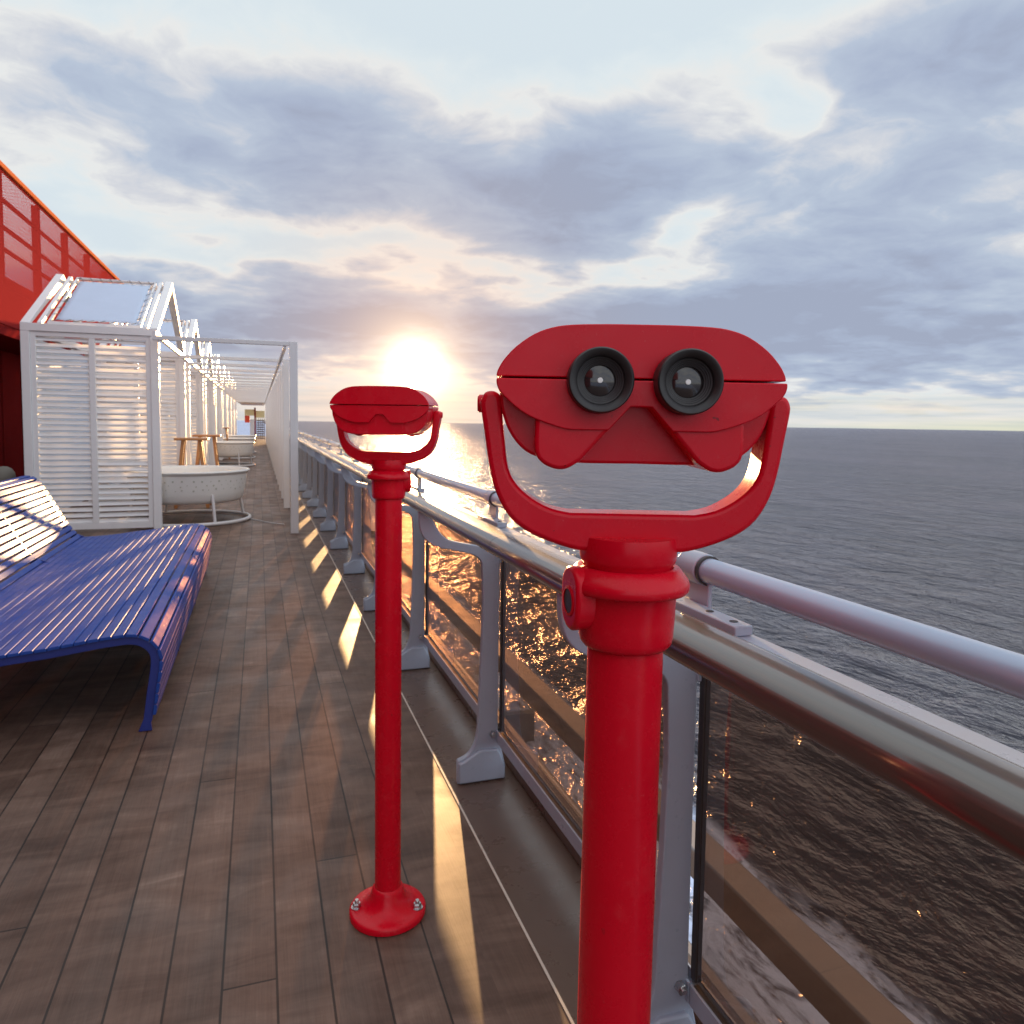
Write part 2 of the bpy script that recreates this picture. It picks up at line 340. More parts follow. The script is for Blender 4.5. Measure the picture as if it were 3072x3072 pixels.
# ------------------------------------------------------------------ mesh helpers
class MB:
    def __init__(s): s.bm = bmesh.new()
    def box(s, x0, x1, y0, y1, z0, z1):
        r = bmesh.ops.create_cube(s.bm, size=1)
        for v in r['verts']:
            v.co = Vector((x0 + (v.co.x + .5) * (x1 - x0), y0 + (v.co.y + .5) * (y1 - y0), z0 + (v.co.z + .5) * (z1 - z0)))
        return s
    def bar(s, a, b, w, h, upv=(0, 0, 1)):
        """rectangular bar from a to b, w across, h along upv"""
        a = Vector(a); b = Vector(b); d = (b - a).normalized(); u = Vector(upv)
        sx = d.cross(u)
        if sx.length < 1e-5: sx = d.cross(Vector((0, 1, 0)))
        sx.normalize(); u = sx.cross(d).normalized()
        vs_ = [s.bm.verts.new(p + sx * i * w / 2 + u * j * h / 2) for p in (a, b) for i, j in ((-1, -1), (1, -1), (1, 1), (-1, 1))]
        for f in ((0, 1, 2, 3), (7, 6, 5, 4), (0, 4, 5, 1), (1, 5, 6, 2), (2, 6, 7, 3), (3, 7, 4, 0)): s.bm.faces.new([vs_[i] for i in f])
        return s
    def prism(s, pts, a0, a1, axes='xzy'):
        """closed outline pts (u,v) extruded from a0 to a1; axes says which coordinate u, v and the extrusion are"""
        def P(u, v, w):
            c = {axes[0]: u, axes[1]: v, axes[2]: w}; return Vector((c['x'], c['y'], c['z']))
        lo = [s.bm.verts.new(P(u, v, a0)) for u, v in pts]; hi = [s.bm.verts.new(P(u, v, a1)) for u, v in pts]
        n = len(pts); s.bm.faces.new(lo); s.bm.faces.new(hi[::-1])
        for i in range(n): s.bm.faces.new((lo[i], hi[i], hi[(i + 1) % n], lo[(i + 1) % n]))
        return s
    def lathe(s, prof, n=48, c=(0, 0, 0), axis='z', close=False):
        rings = []
        for r, z in prof:
            ring = []
            if r < 1e-6: ring = [s.bm.verts.new((0, 0, z))]
            else: ring = [s.bm.verts.new((r * math.cos(2 * math.pi * i / n), r * math.sin(2 * math.pi * i / n), z)) for i in range(n)]
            rings.append(ring)
        newv = [v for r in rings for v in r]
        if close: rings.append(rings[0])
        for a, b in zip(rings, rings[1:]):
            for i in range(n):
                j = (i + 1) % n
                if len(a) == 1 and len(b) == 1: continue
                if len(a) == 1: s.bm.faces.new((a[0], b[i], b[j]))
                elif len(b) == 1: s.bm.faces.new((a[i], a[j], b[0]))
                else: s.bm.faces.new((a[i], a[j], b[j], b[i]))
        for v in newv:
            x, y, z = v.co
            if axis == 'y': v.co = Vector((x, z, y))
            elif axis == 'x': v.co = Vector((z, x, y))
            v.co += Vector(c)
        return s
    def tube(s, pts, r, n=10, closed=False):
        pts = [Vector(p) for p in pts]; N = len(pts); rings = []
        for i, p in enumerate(pts):
            if closed: d = pts[(i + 1) % N] - pts[i - 1]
            else: d = pts[min(i + 1, N - 1)] - pts[max(i - 1, 0)]
            d.normalize(); u = Vector((0, 0, 1)) if abs(d.z) < .9 else Vector((0, 1, 0))
            a = d.cross(u).normalized(); b = a.cross(d).normalized()
            rings.append([s.bm.verts.new(p + (a * math.cos(2 * math.pi * k / n) + b * math.sin(2 * math.pi * k / n)) * r) for k in range(n)])
        for i in range(N if closed else N - 1):
            A = rings[i]; B = rings[(i + 1) % N]
            for k in range(n): s.bm.faces.new((A[k], A[(k + 1) % n], B[(k + 1) % n], B[k]))
        if not closed: s.bm.faces.new(rings[0][::-1]); s.bm.faces.new(rings[-1])
        return s
    def build(s, name, material, parent=None, bevel=0.0, smooth=40, loc=None, seg=2):
        bmesh.ops.recalc_face_normals(s.bm, faces=s.bm.faces[:])
        me = bpy.data.meshes.new(name); s.bm.to_mesh(me); s.bm.free()
        me.materials.append(material)
        o = bpy.data.objects.new(name, me); COL.objects.link(o)
        if parent is not None: o.parent = parent
        if loc: o.location = loc
        if smooth:
            for p in me.polygons: p.use_smooth = True
            me.set_sharp_from_angle(angle=R(smooth))
        if bevel:
            b = o.modifiers.new('bevel', 'BEVEL'); b.width = bevel; b.segments = seg; b.limit_method = 'ANGLE'; b.angle_limit = R(35)
            b.harden_normals = False
        return o

def tag(o, label, cat=None, group=None, kind=None):
    if label: o['label'] = label
    if cat: o['category'] = cat
    if group: o['group'] = group
    if kind: o['kind'] = kind
    return o
def empty(name, loc=(0, 0, 0), rz=0.0):
    o = bpy.data.objects.new(name, None); COL.objects.link(o); o.location = loc; o.rotation_euler = (0, 0, rz); o.empty_display_size = .1
    return o
def copy_tree(o, parent=None):
    c = o.copy(); COL.objects.link(c); c.parent = parent
    for ch in [q for q in bpy.data.objects if q.parent == o]: copy_tree(ch, c)
    return c
def mirror(pts): return [(-x, z) for x, z in reversed(pts)]
def fine(pts, n=3, closed=False):
    """Catmull-Rom smoothing of a polyline"""
    out = []; N = len(pts)
    rng = range(N) if closed else range(N - 1)
    for i in rng:
        g = lambda k: pts[k % N] if closed else pts[max(0, min(N - 1, k))]
        p0, p1, p2, p3 = g(i - 1), g(i), g(i + 1), g(i + 2)
        for q in range(n):
            u = q / n
            out.append(tuple(.5 * (2 * p1[k] + (p2[k] - p0[k]) * u + (2 * p0[k] - 5 * p1[k] + 4 * p2[k] - p3[k]) * u * u + (3 * p1[k] - p0[k] - 3 * p2[k] + p3[k]) * u ** 3) for k in range(2)))
    if not closed: out.append(pts[-1])
    return out

# ------------------------------------------------------------------ setting: sea, deck, hull
SEA_Z = -22.0
tag(MB().box(-9000, 9000, -3000, 9500, SEA_Z - 3, SEA_Z).build('sea', M['sea'], smooth=0), 'dark grey sea with low waves and white water along the hull', 'sea', kind='structure')
dk = MB()
dk.box(-7.0, .6765, -7, 62, -.12, 0.0)
tag(dk.build('deck', M['deck'], smooth=0), 'weathered brown plank deck running along the ship', 'deck', kind='structure')
ww = MB().box(.6835, 1.0, -7, 62, -.12, -.001)
tag(ww.build('waterway', M['waterway'], smooth=0), 'smooth brown painted gutter strip under the railing', 'deck edge', kind='structure')
tag(MB().box(.6765, .6835, -7, 62, -.12, .0015).build('deck_seam', M['seam_white'], smooth=0), 'thin pale seam line between planks and gutter strip', 'seam', kind='structure')
tag(MB().box(-7.0, 1.02, -7, 62, SEA_Z - 1, -.121).build('hull', M['hull'], smooth=0), 'side of the ship below the deck', 'hull', kind='structure')

# ------------------------------------------------------------------ railing
RY0, RY1, STEP = -1.39, 46.3, 1.36
rail = empty('railing', (0, 0, 0))
tag(rail, 'ship railing with bronze glass panels, grey posts and varnished wooden handrail', 'railing')
MB().box(.945, .995, RY0 - .5, RY1, -.0005, .098).build('kerb', M['waterway'], rail, bevel=.008)
# wooden handrail: flattened oval
oval = [(.587 + .047 * math.copysign(abs(math.cos(a)) ** .8, math.cos(a)), 1.088 + .027 * math.copysign(abs(math.sin(a)) ** .8, math.sin(a))) for a in [2 * math.pi * i / 28 for i in range(28)]]
cuts = [RY0 - .5] + [1.745 + 2 * STEP * k for k in range(-1, 17)] + [RY1]
for a, b in zip(cuts, cuts[1:]):
    if b - a > .1: MB().prism(oval, a, b - .0015, 'xzy').build('handrail', M['wood'], rail, smooth=50)
MB().box(.632, .668, RY0 - .5, RY1, 1.086, 1.101).build('backing_bar', M['alu'], rail, bevel=.002)
# tube rail, its collars and brackets
TX, TZ, TR = .668, 1.1705, .0200
br = [1.015 + 1.10 * k for k in range(-2, 42)]
MB().tube([(TX, y, TZ) for y in (RY0 - .5, RY1)], TR, 28).build('tube_rail', M['tube'], rail)
for y in br:
    b_ = MB()
    b_.lathe([(TR, -.022), (TR + .005, -.021), (TR + .0055, .0), (TR + .005, .030), (TR, .031)], 28, (TX, y, TZ), 'y', close=True)
    b_.prism([(y - .034, 1.1018), (y + .034, 1.1018), (y + .034, 1.150), (y + .026, 1.158), (y - .026, 1.158), (y - .034, 1.150)], TX - .004, TX + .004, 'yzx')
    bo = b_.build('tube_bracket', M['alu'], rail, bevel=.0015)
    f = MB().box(TX - .0365, TX - .006, y - .15, y + .05, 1.1015, 1.1165).build('foot_bar', M['alu'], bo, bevel=.002)
    MB().lathe([(TR + .0003, -.0305), (TR + .0035, -.030), (TR + .0035, -.0245), (TR + .0003, -.024)], 28, (TX, y, TZ), 'y', close=True).build('groove_ring', M['gasket'], bo)
    if y < 6:
        for q in (-.125, -.065):
            MB().lathe([(0, 1.1172), (.0062, 1.1172), (.0062, 1.1166), (.0066, 1.116)], 16, (TX - .021, y + q, 0)).build('bolt_hole', M['gasket'], bo)
post_outline = fine([(.556, 1.066), (.557, 1.03), (.563, .993), (.579, .963), (.606, .940), (.645, .924)], 3)[:-1] + fine([(.645, .924), (.715, .908), (.765, .894), (.792, .876), (.805, .850)], 3)[:-1] + \
    [(.8085, .70), (.8035, .50), (.798, .35), (.793, .235)] + fine([(.793, .235), (.788, .18), (.772, .132), (.745, .105), (.716, .094)], 3)[1:] + [(.712, .088), (.712, .0), (.906, .0), (.906, .05), (.888, .125), (.874, .175), (.8725, .25), (.8725, .55), (.8735, .868)] + \
    fine([(.8735, .868), (.862, .893), (.835, .913), (.775, .930), (.71, .944), (.668, .957), (.638, .982), (.615, 1.018), (.606, 1.05), (.605, 1.066)], 3)[1:]
ys = [-.03 + STEP * k - .0 for k in range(0, 34)]
ys = [1.33 + STEP * k for k in range(-1, 33)]
pz = None
for i, y in enumerate(ys):
    if i == 0:
        pz = empty('post'); pz.parent = rail; pz.location = (0, y, 0)
        MB().prism(post_outline, -.012, .012, 'xzy').build('upright', M['alu'], pz, bevel=.005, seg=3)
        MB().prism([(.715, .004), (.902, .004), (.902, .045), (.885, .098), (.87, .125), (.80, .128), (.765, .108), (.735, .090), (.715, .084)], -.026, .026, 'xzy').build('foot_plate', M['alu'], pz, bevel=.006, seg=3)
        MB().lathe([(0, -.030), (.011, -.030), (.012, -.027), (.012, -.0125)], 6, (.850, 0, .186), 'y').lathe([(0, -.036), (.0055, -.036), (.0055, -.0305)], 12, (.850, 0, .186), 'y').build('bolt', M['steel'], pz)
    else:
        c = copy_tree(pz, rail); c.location = (0, y, 0)
for y in ys[:-1]:
    a, b = y + .035, y + STEP - .03
    ch = MB().prism([(.866, .150), (.900, .150), (.900, .196), (.895, .196), (.895, .17), (.872, .17), (.872, .196), (.866, .196)], a - .06, b + .0, 'xzy').build('bottom_rail', M['alu'], rail, bevel=.001)
    MB().box(.8735, .8935, a, b, .171, .192).build('seal', M['gasket'], ch)
    MB().box(.879, .889, a - .02, b + .012, .19, .955).build('glass_panel', M['glass'], rail, smooth=0)
    MB().box(.876, .892, b - .004, b + .014, .20, .955).build('edge_gasket', M['gasket'], rail, bevel=.001)
MB().box(.870, .898, RY0, RY1, .9555, .975).build('top_channel', M['alu'], rail, bevel=.002)
for y in ys:
    MB().box(.868, .878, y - .022, y + .022, .86, .955).build('channel_clip', M['alu'], rail, bevel=.002)

# beams outside the hull, seen through the glass
def beam(x0, x1, z0, z1, label):
    e = empty('outboard_beam', (0, 0, z0)); tag(e, label, 'beam')
    MB().box(x0, x1, -6, 62, 0, z1 - z0).build('girder', M['hull'], e, bevel=.02)
    for k in range(0, 4): MB().box(1.02, x0, 9.0 + 17 * k, 9.12 + 17 * k, -.10 - .3, -.01 - .3 + .3).build('strut', M['hull'], e)
beam(3.45, 3.73, -2.46, -2.2, 'broad tan beam outboard of the ship, farther from the glass panels')
beam(2.70, 2.82, -2.46, -2.2, 'narrow tan beam outboard of the ship, nearer the glass panels')

# ------------------------------------------------------------------ tower viewers
def make_viewer():
    v = empty('tower_viewer')
    fl = MB().lathe([(0, 0), (.103, 0), (.107, .003), (.1075, .016), (.1045, .0205), (.098, .0225), (.090, .0222), (.078, .0255), (.066, .032), (.056, .042), (.049, .055), (.045, .070), (.0425, .078), (.0385, .081), (.0368, .082)], 72).build('base_flange', M['red'], v, smooth=45)
    for a in (R(-9), R(189), R(92)):
        c = (.0865 * math.cos(a), .0865 * math.sin(a), 0)
        nb = MB()
        nb.lathe([(0, .0226), (.0155, .0226), (.0155, .0250), (0, .0251)], 24, c); nb.lathe([(.0118, .0252), (.0122, .027), (.0122, .034), (.0105, .037), (0, .0371)], 6, c); nb.lathe([(.0062, .0372), (.0062, .044), (.005, .046), (0, .0461)], 14, c)
        nb.build('anchor_bolt', M['steel'], fl)
    MB().lathe([(.0365, .078), (.0365, 1.190)], 64).build('pole', M['red'], v)
    sl = MB().lathe([(.0366, 1.1865), (.0410, 1.1868), (.0440, 1.1905), (.0453, 1.196), (.0462, 1.212), (.0472, 1.2385), (.0480, 1.2400), (.0570, 1.2410), (.0590, 1.2435), (.0594, 1.2485), (.0580, 1.2525), (.0500, 1.2630), (.0475, 1.2640), (.0440, 1.2642), (.0435, 1.2600), (0, 1.2600)], 72).build('sleeve', M['red'], v, smooth=50)
    # side lug with its lock hole, turned to the left and a little to the front
    lug = MB(); pr = fine([(.0, .031), (.011, .029), (.0195, .021), (.022, .008), (.0215, -.010), (.017, -.022), (.008, -.0285), (0, -.030), (-.008, -.0285), (-.017, -.022), (-.0215, -.010), (-.022, .008), (-.0195, .021), (-.011, .029)], 2, True)
    lug.prism(pr, .030, .0598, 'xzy')
    lo = lug.build('lock_lug', M['red'], sl, bevel=.004, seg=3, smooth=50); lo.location = (0, 0, 1.2335); lo.rotation_euler = (0, 0, R(90 + 16))
    MB().lathe([(.0118, .0570), (.0145, .0570), (.0145, .0606), (.0118, .0612)], 32, (0, 0, -.002), 'y', close=True).build('lock_ring', M['red'], lo)
    hl = MB().lathe([(0, .0602), (.0117, .0602), (.0117, .0590), (0, .0590)], 28, (0, 0, -.002), 'y').build('lock_hole', M['black'], lo)
    MB().lathe([(.0430, 1.2600), (.0430, 1.2665), (.0450, 1.2685), (.0462, 1.2720), (.0470, 1.2830), (.0455, 1.2930), (0, 1.2930)], 64).build('swivel_collar', M['red'], v, smooth=45)
    # yoke
    outer = [(.0470, 1.2800), (.0585, 1.2822), (.0790, 1.2886), (.1004, 1.2985), (.1162, 1.3120), (.1280, 1.3330), (.1346, 1.3565), (.1398, 1.3885), (.1436, 1.4125), (.1433, 1.4200), (.1400, 1.4262), (.1340, 1.4280), (.1285, 1.4262)]
    inner = [(.1250, 1.4210), (.1235, 1.4020), (.1210, 1.3806), (.1172, 1.3562), (.1085, 1.3405), (.0940, 1.3282), (.0770, 1.3195), (.0585, 1.3155)]
    rt = fine(outer + inner, 3)
    yk = MB().prism(rt + mirror(rt), -.021, .021, 'xzy').build('yoke', M['red'], v, bevel=.0045, seg=3, smooth=50)
    for s in (-1, 1):
        MB().lathe([(0, s * .1475), (.007, s * .1475), (.0085, s * .146), (.0085, s * .134)], 20, (0, 0, 1.4165), 'x').build('pivot_bolt', M['red'], yk)
    # head: upper shell, lower shell, body behind, two pods
    up = fine([(.1292, 1.4402), (.1281, 1.4455), (.1228, 1.4548), (.1119, 1.4668), (.0958, 1.4781), (.0799, 1.4841), (.0620, 1.4868), (.0300, 1.4879), (0, 1.4880)], 3)
    MB().prism(up + mirror(up)[1:], -.044, .115, 'xzy').build('upper_shell', M['red'], v, bevel=.007, seg=4, smooth=50)
    lw = fine([(.0094, 1.4150), (.0285, 1.3937)], 1) + fine([(.0589, 1.3935), (.0696, 1.3948), (.0923, 1.4020), (.1073, 1.4098), (.1191, 1.4195), (.1262, 1.4270), (.1288, 1.4335), (.1288, 1.4382)], 3)
    MB().prism(lw + mirror(lw), -.049, .112, 'xzy').build('lower_shell', M['red'], v, bevel=.0045, seg=3, smooth=50)
    bw = fine([(.1262, 1.4395), (.1262, 1.4280), (.1250, 1.4130), (.1180, 1.3925), (.1057, 1.3762), (.0900, 1.3675), (.0613, 1.3628), (0, 1.3628)], 3)
    MB().prism(bw + mirror(bw)[1:], -.020, .104, 'xzy').build('body', M['red'], v, bevel=.005, seg=3, smooth=50)
    pd = fine([(.0931, 1.4070), (.0934, 1.3755), (.0880, 1.3645), (.0784, 1.3592), (.0706, 1.3578), (.0625, 1.3595), (.0521, 1.3662)], 3) + [(.0110, 1.4140), (.0150, 1.4200)]
    for mir in (0, 1):
        q = mirror(pd) if mir else pd
        MB().prism(q, -.046, .045, 'xzy').build('pod', M['red'], v, bevel=.005, seg=3, smooth=50)
    for s in (-1, 1):
        cx = .0384 * s
        e = MB().lathe([(.0284, -.040), (.0288, -.062), (.0284, -.0685), (.0272, -.0702), (.0255, -.0700), (.0215, -.0672), (.0208, -.0660), (.0203, -.0625), (.0188, -.0620), (.0185, -.0610), (.0172, -.0606), (.0169, -.0596), (.0156, -.0592), (.0153, -.0582), (.0140, -.0578), (.0137, -.0560), (0, -.0560)], 64, (cx, 0, 1.4370), 'y').build('eyepiece', M['black'], v, smooth=30)
        MB().lathe([(0, -.0588), (.005, -.0585), (.010, -.0577), (.0136, -.0565)], 40, (cx, 0, 1.4370), 'y').build('lens', M['lens'], e)
        MB().lathe([(0, -.0597), (.0022, -.0596), (.0026, -.0585)], 20, (cx, 0, 1.4372), 'y').build('pupil_light_disc', M['pupil_light'], e)
    return v
vw = make_viewer(); vw.location = (.3284, .6339, 0); vw.rotation_euler = (0, R(.35), R(-18.9))
tag(vw, 'large red tower viewer nearest in front, both black eyepieces facing us', 'tower viewer', 'red tower viewers by the railing')
v2 = copy_tree(vw); v2.location = (.334, 2.017, 0); v2.rotation_euler = (0, 0, R(158))
for ch in v2.children:
    if ch.name.startswith('base_flange'): ch.rotation_euler = (0, 0, R(-176))
tag(v2, 'smaller red tower viewer farther along and turned away, its bolted round base in view', 'tower viewer', 'red tower viewers by the railing')

# ------------------------------------------------------------------ blue slatted lounge bench
def make_bench():
    b = empty('lounge_bench', (-.9, 5.3, 0))
    ox, oy = -.9, 5.3
    Y0, Y1 = 3.54, 7.15
    prof = [(-1.43, .352), (-1.22, .362), (-1.03, .386), (-.86, .403), (-.69, .426), (-.60, .435), (-.545, .437), (-.500, .426), (-.462, .400), (-.438, .365), (-.430, .325), (-.434, .27), (-.446, .19), (-.458, .10), (-.464, .055)]
    P = fine(prof, 8)
    def walk(path, pitch):
        out = []; acc = 0; last = Vector(path[0]); out.append((Vector(path[0]), (Vector(path[1]) - Vector(path[0])).normalized())); 
        for q in path[1:]:
            q = Vector(q); seg = (q - last).length
            while acc + seg >= pitch:
                tt = (pitch - acc) / seg; last = last.lerp(q, tt); seg = (q - last).length; acc = 0
                out.append((last.copy(), (q - last).normalized() if seg > 1e-6 else out[-1][1]))
            acc += seg; last = q
        return out
    def slats(items, w, th, mb, y0=Y0, y1=Y1):
        for p, d in items:
            n = Vector((-d.y, d.x))
            a, c = p - d * w / 2, p + d * w / 2
            pts = [a - n * 0, c - n * 0, c + n * (th - .004), c + n * th - d * .004, a + n * th + d * .004, a + n * (th - .004)]
            mb.prism([(q.x - ox, q.y) for q in pts], y0 - oy, y1 - oy, 'xzy')
    st = walk(P, .0497)
    seat = [s for s in st if s[0].x < -.505 or (s[0].y > .41)]
    apron = [s for s in st if not (s[0].x < -.505 or (s[0].y > .41))]
    m1 = MB(); slats(seat, .0462, .014, m1); m1.build('seat', M['blue'], b, bevel=.0015)
    m2 = MB(); slats(apron, .0445, .014, m2); m2.build('front_apron', M['blue'], b, bevel=.0015)
    back = fine([(-1.475, .372), (-1.53, .43), (-1.60, .545), (-1.68, .70), (-1.745, .815), (-1.79, .868), (-1.845, .885), (-1.895, .872), (-1.925, .835)], 8)
    m3 = MB()
    it = [(p, -d) for p, d in walk(back, .0497)]
    slats(it, .0390, .014, m3); m3.build('backrest', M['blue'], b, bevel=.0015)
    # plate ribs under the slats
    inn = []
    for i, (x, z) in enumerate(P):
        d = (Vector(P[min(i + 1, len(P) - 1)]) - Vector(P[max(i - 1, 0)])).normalized(); n = Vector((-d.y, d.x))
        inn.append((x - n.x * .036 - ox, z - n.y * .036))
    tail_o = [(-.466 - ox, .004)]; tail_i = [(-.522 - ox, .004)]
    rib = [(x - ox, z - .0005) for x, z in P] + [(-.470 - ox, .04)] + tail_o + tail_i + inn[::-1]
    bo = [(x - ox, z) for x, z in back[:-6]]
    bi = []
    for i, (x, z) in enumerate(back[:-6]):
        d = (Vector(back[i + 1]) - Vector(back[max(i - 1, 0)])).normalized(); n = Vector((-d.y, d.x)); bi.append((x + n.x * .045 - ox, z + n.y * .045))
    for yy in (Y0 + .012, Y0 + 1.2, Y0 + 2.4, Y1 - .030):
        r = MB(); r.prism(rib, yy - oy, yy + .018 - oy, 'xzy')
        r.build('rib', M['blue_dark'], b, bevel=.002)
        r = MB(); r.prism(bo + bi[::-1], yy - oy, yy + .018 - oy, 'xzy'); r.build('back_rib', M['blue_dark'], b, bevel=.002)
        MB().prism([(-1.40 - ox, .36), (-1.50 - ox, .40), (-1.62 - ox, .0), (-1.56 - ox, .0)], yy - oy, yy + .018 - oy, 'xzy').build('rear_leg', M['blue_dark'], b, bevel=.002)
    return b
bench = make_bench()
tag(bench, 'blue slatted lounge bench with curved seat edge and reclined back', 'bench')

# ------------------------------------------------------------------ beach huts
HX0, HX1 = -2.62, -1.16
def make_hut():
    h = empty('beach_hut', (HX1, 10.05, 0))
    ox, oy = HX1, 10.05
    D = 3.45; EZ, AZ = 2.48, 3.345; T = .092
    X0, X1 = HX0 - ox, HX1 - ox
    f = MB()
    for x in (X0 + T / 2, X1 - T / 2):
        for y in (T / 2, D - T / 2): f.box(x - T / 2, x + T / 2, y - T / 2, y + T / 2, .012, EZ - T - .001)
    for y in (0, D - T): f.box(X0, X1, y, y + T, EZ - T, EZ)
    f.box(X0, X0 + T, T + .001, D - T - .001, EZ - T, EZ - .002)
    f.build('frame', M['white'], h, bevel=.004)
    g = MB()
    for x in (X0 + T / 2, X1 - T / 2):
        g.prism([(0.0, EZ + .001), (T * 1.15, EZ + .001), (D / 2, AZ - T * 1.25), (D - T * 1.15, EZ + .001), (D, EZ + .001), (D / 2, AZ)], x - T / 2, x + T / 2, 'yzx')
    g.box(X0 + T + .001, X1 - T - .001, D / 2 - .03, D / 2 + .03, AZ - .14, AZ - .08)
    g.build('gable_frame', M['white'], h, bevel=.004)
    # louvred walls front and back
    for y, nm in ((.018, 'louvre_wall'), (D - .074, 'louvre_wall')):
        w = MB(); fx = .055
        lx0, lx1 = X0 + T + .001, X1 - T - .001; mid = (lx0 + lx1) / 2 - .0
        z0, z1 = .03, EZ - T - .001
        w.box(lx0, lx0 + fx, y, y + .056, z0, z1); w.box(lx1 - fx, lx1, y, y + .056, z0, z1)
        w.box(mid - .033, mid + .033, y, y + .056, z0 + .075, z1 - .056); w.box(lx0 + fx, lx1 - fx, y, y + .056, z1 - .055, z1); w.box(lx0 + fx, lx1 - fx, y, y + .056, z0, z0 + .074)
        wo = w.build(nm, M['white'], h, bevel=.003)
        for a, c in ((lx0 + fx, mid - .033), (mid + .033, lx1 - fx)):
            s = MB(); n = 32; za, zb = z0 + .10, z1 - .085
            for k in range(n):
                z = za + (zb - za) * k / (n - 1)
                j = random.uniform(-.003, .003)
                s.bar((a + .001, y + .028, z + j), (c - .001, y + .028, z - j), .063, .008, upv=(0, -math.sin(R(43)), math.cos(R(43))))
            s.build('slats', M['white'], wo, smooth=0)
    # side closed by a canvas, roof canvases laced into tube frames
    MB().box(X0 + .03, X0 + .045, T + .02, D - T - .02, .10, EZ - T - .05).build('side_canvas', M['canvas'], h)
    for sgn in (0,):
        def sp(x, tt, lift=.0):
            y = tt * D / 2; z = EZ + (AZ - EZ) * tt
            ny, nz = -(AZ - EZ), D / 2; L = math.hypot(ny, nz)
            y += ny / L * lift; z += nz / L * lift
            return (x, D - y if sgn else y, z)
        xa, xb = X0 + .275, X1 - .215
        c = MB(); nx, nt = 14, 14; gv = []
        for i in range(nx + 1):
            gv.append([])
            for j in range(nt + 1):
                u, v = i / nx, j / nt
                sag = -.018 * math.sin(math.pi * u) * math.sin(math.pi * v)
                ex = .010 * math.sin(u * 40) * (1 if j in (0, nt) else 0)
                gv[-1].append(c.bm.verts.new(sp(xa + .05 + (xb - xa - .10) * u, .10 + .80 * v + ex, -.02 + sag)))
        for i in range(nx):
            for j in range(nt): c.bm.faces.new((gv[i][j], gv[i + 1][j], gv[i + 1][j + 1], gv[i][j + 1]))
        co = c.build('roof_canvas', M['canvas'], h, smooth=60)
        so = co.modifiers.new('solid', 'SOLIDIFY'); so.thickness = .004
        tb = MB(); tb.tube([sp(xa, .045, -.02), sp(xb, .045, -.02), sp(xb, .955, -.02), sp(xa, .955, -.02)], .020, 10, True)
        tb.build('canvas_tube', M['white'], h)
        for xx in (X0 + .185, X1 - .145): MB().bar(sp(xx, .03, -.03), sp(xx, .97, -.03), .045, .05).build('rafter', M['white'], h, bevel=.003)
        lc = MB()
        for k in range(8):
            u = (k + .5) / 8
            lc.tube([sp(xa + (xb - xa) * u - .03, .045, .004), sp(xa + (xb - xa) * u + .03, .11, -.015)], .004, 5)
            lc.tube([sp(xa + (xb - xa) * u - .03, .955, .004), sp(xa + (xb - xa) * u + .03, .89, -.015)], .004, 5)
            lc.tube([sp(xa - .015, u - .02, .0), sp(xa + .06, u + .02, -.015)], .004, 5); lc.tube([sp(xb + .015, u + .02, 0), sp(xb - .06, u - .02, -.015)], .004, 5)
        lc.build('lacing', M['lacing'], co)
    return h
hut = make_hut()
hut_names = ['first white beach hut, its louvred wall and laced canvas roof facing us', 'second white beach hut from the front, its louvred side just behind the first gable', 'third white beach hut in the row under the pergola',
             'fourth white beach hut in the row under the pergola', 'fifth white beach hut in the row under the pergola', 'sixth white beach hut in the row under the pergola', 'seventh white beach hut in the row under the pergola', 'farthest white beach hut at the end of the row']
for k, nm in enumerate(hut_names):
    o = hut if k == 0 else copy_tree(hut)
    o.location = (HX1, 10.05 + 4.22 * k, 0)
    tag(o, nm, 'beach hut', 'white beach huts in a row')

# ------------------------------------------------------------------ pergola
pg = empty('pergola', (.4, 9.39, 0)); tag(pg, 'white pergola of flat posts and cross bars beside the huts', 'pergola')
def pl(p): return (p[0] - .4, p[1] - 9.39, p[2])
PY = [9.39, 12.10, 13.56] + [15.02 + 1.46 * k for k in range(22)]
for y in PY:
    MB().box(-.047, .047, y - 9.39 - .03, y - 9.39 + .03, 0, 2.33).build('post', M['white_far'], pg, bevel=.004)
    MB().bar(pl((HX1 + .02, y, 2.305)), pl((.352, y, 2.305)), .05, .05).build('cross_bar', M['white_far'], pg, bevel=.004)
MB().bar(pl((HX1 + .035, PY[0], 2.36)), pl((HX1 + .035, PY[-1], 2.36)), .04, .055).build('hut_side_beam', M['white_far'], pg, bevel=.003)
MB().bar(pl((.30, PY[0], 2.26)), pl((.30, PY[-1], 2.26)), .035, .04).build('outer_beam', M['white_far'], pg, bevel=.003)
MB().box(HX1 - .4, -.06, 34.0, 47.0, 2.345, 2.40).build('canopy_panel', M['white_far'], pg, bevel=.004)

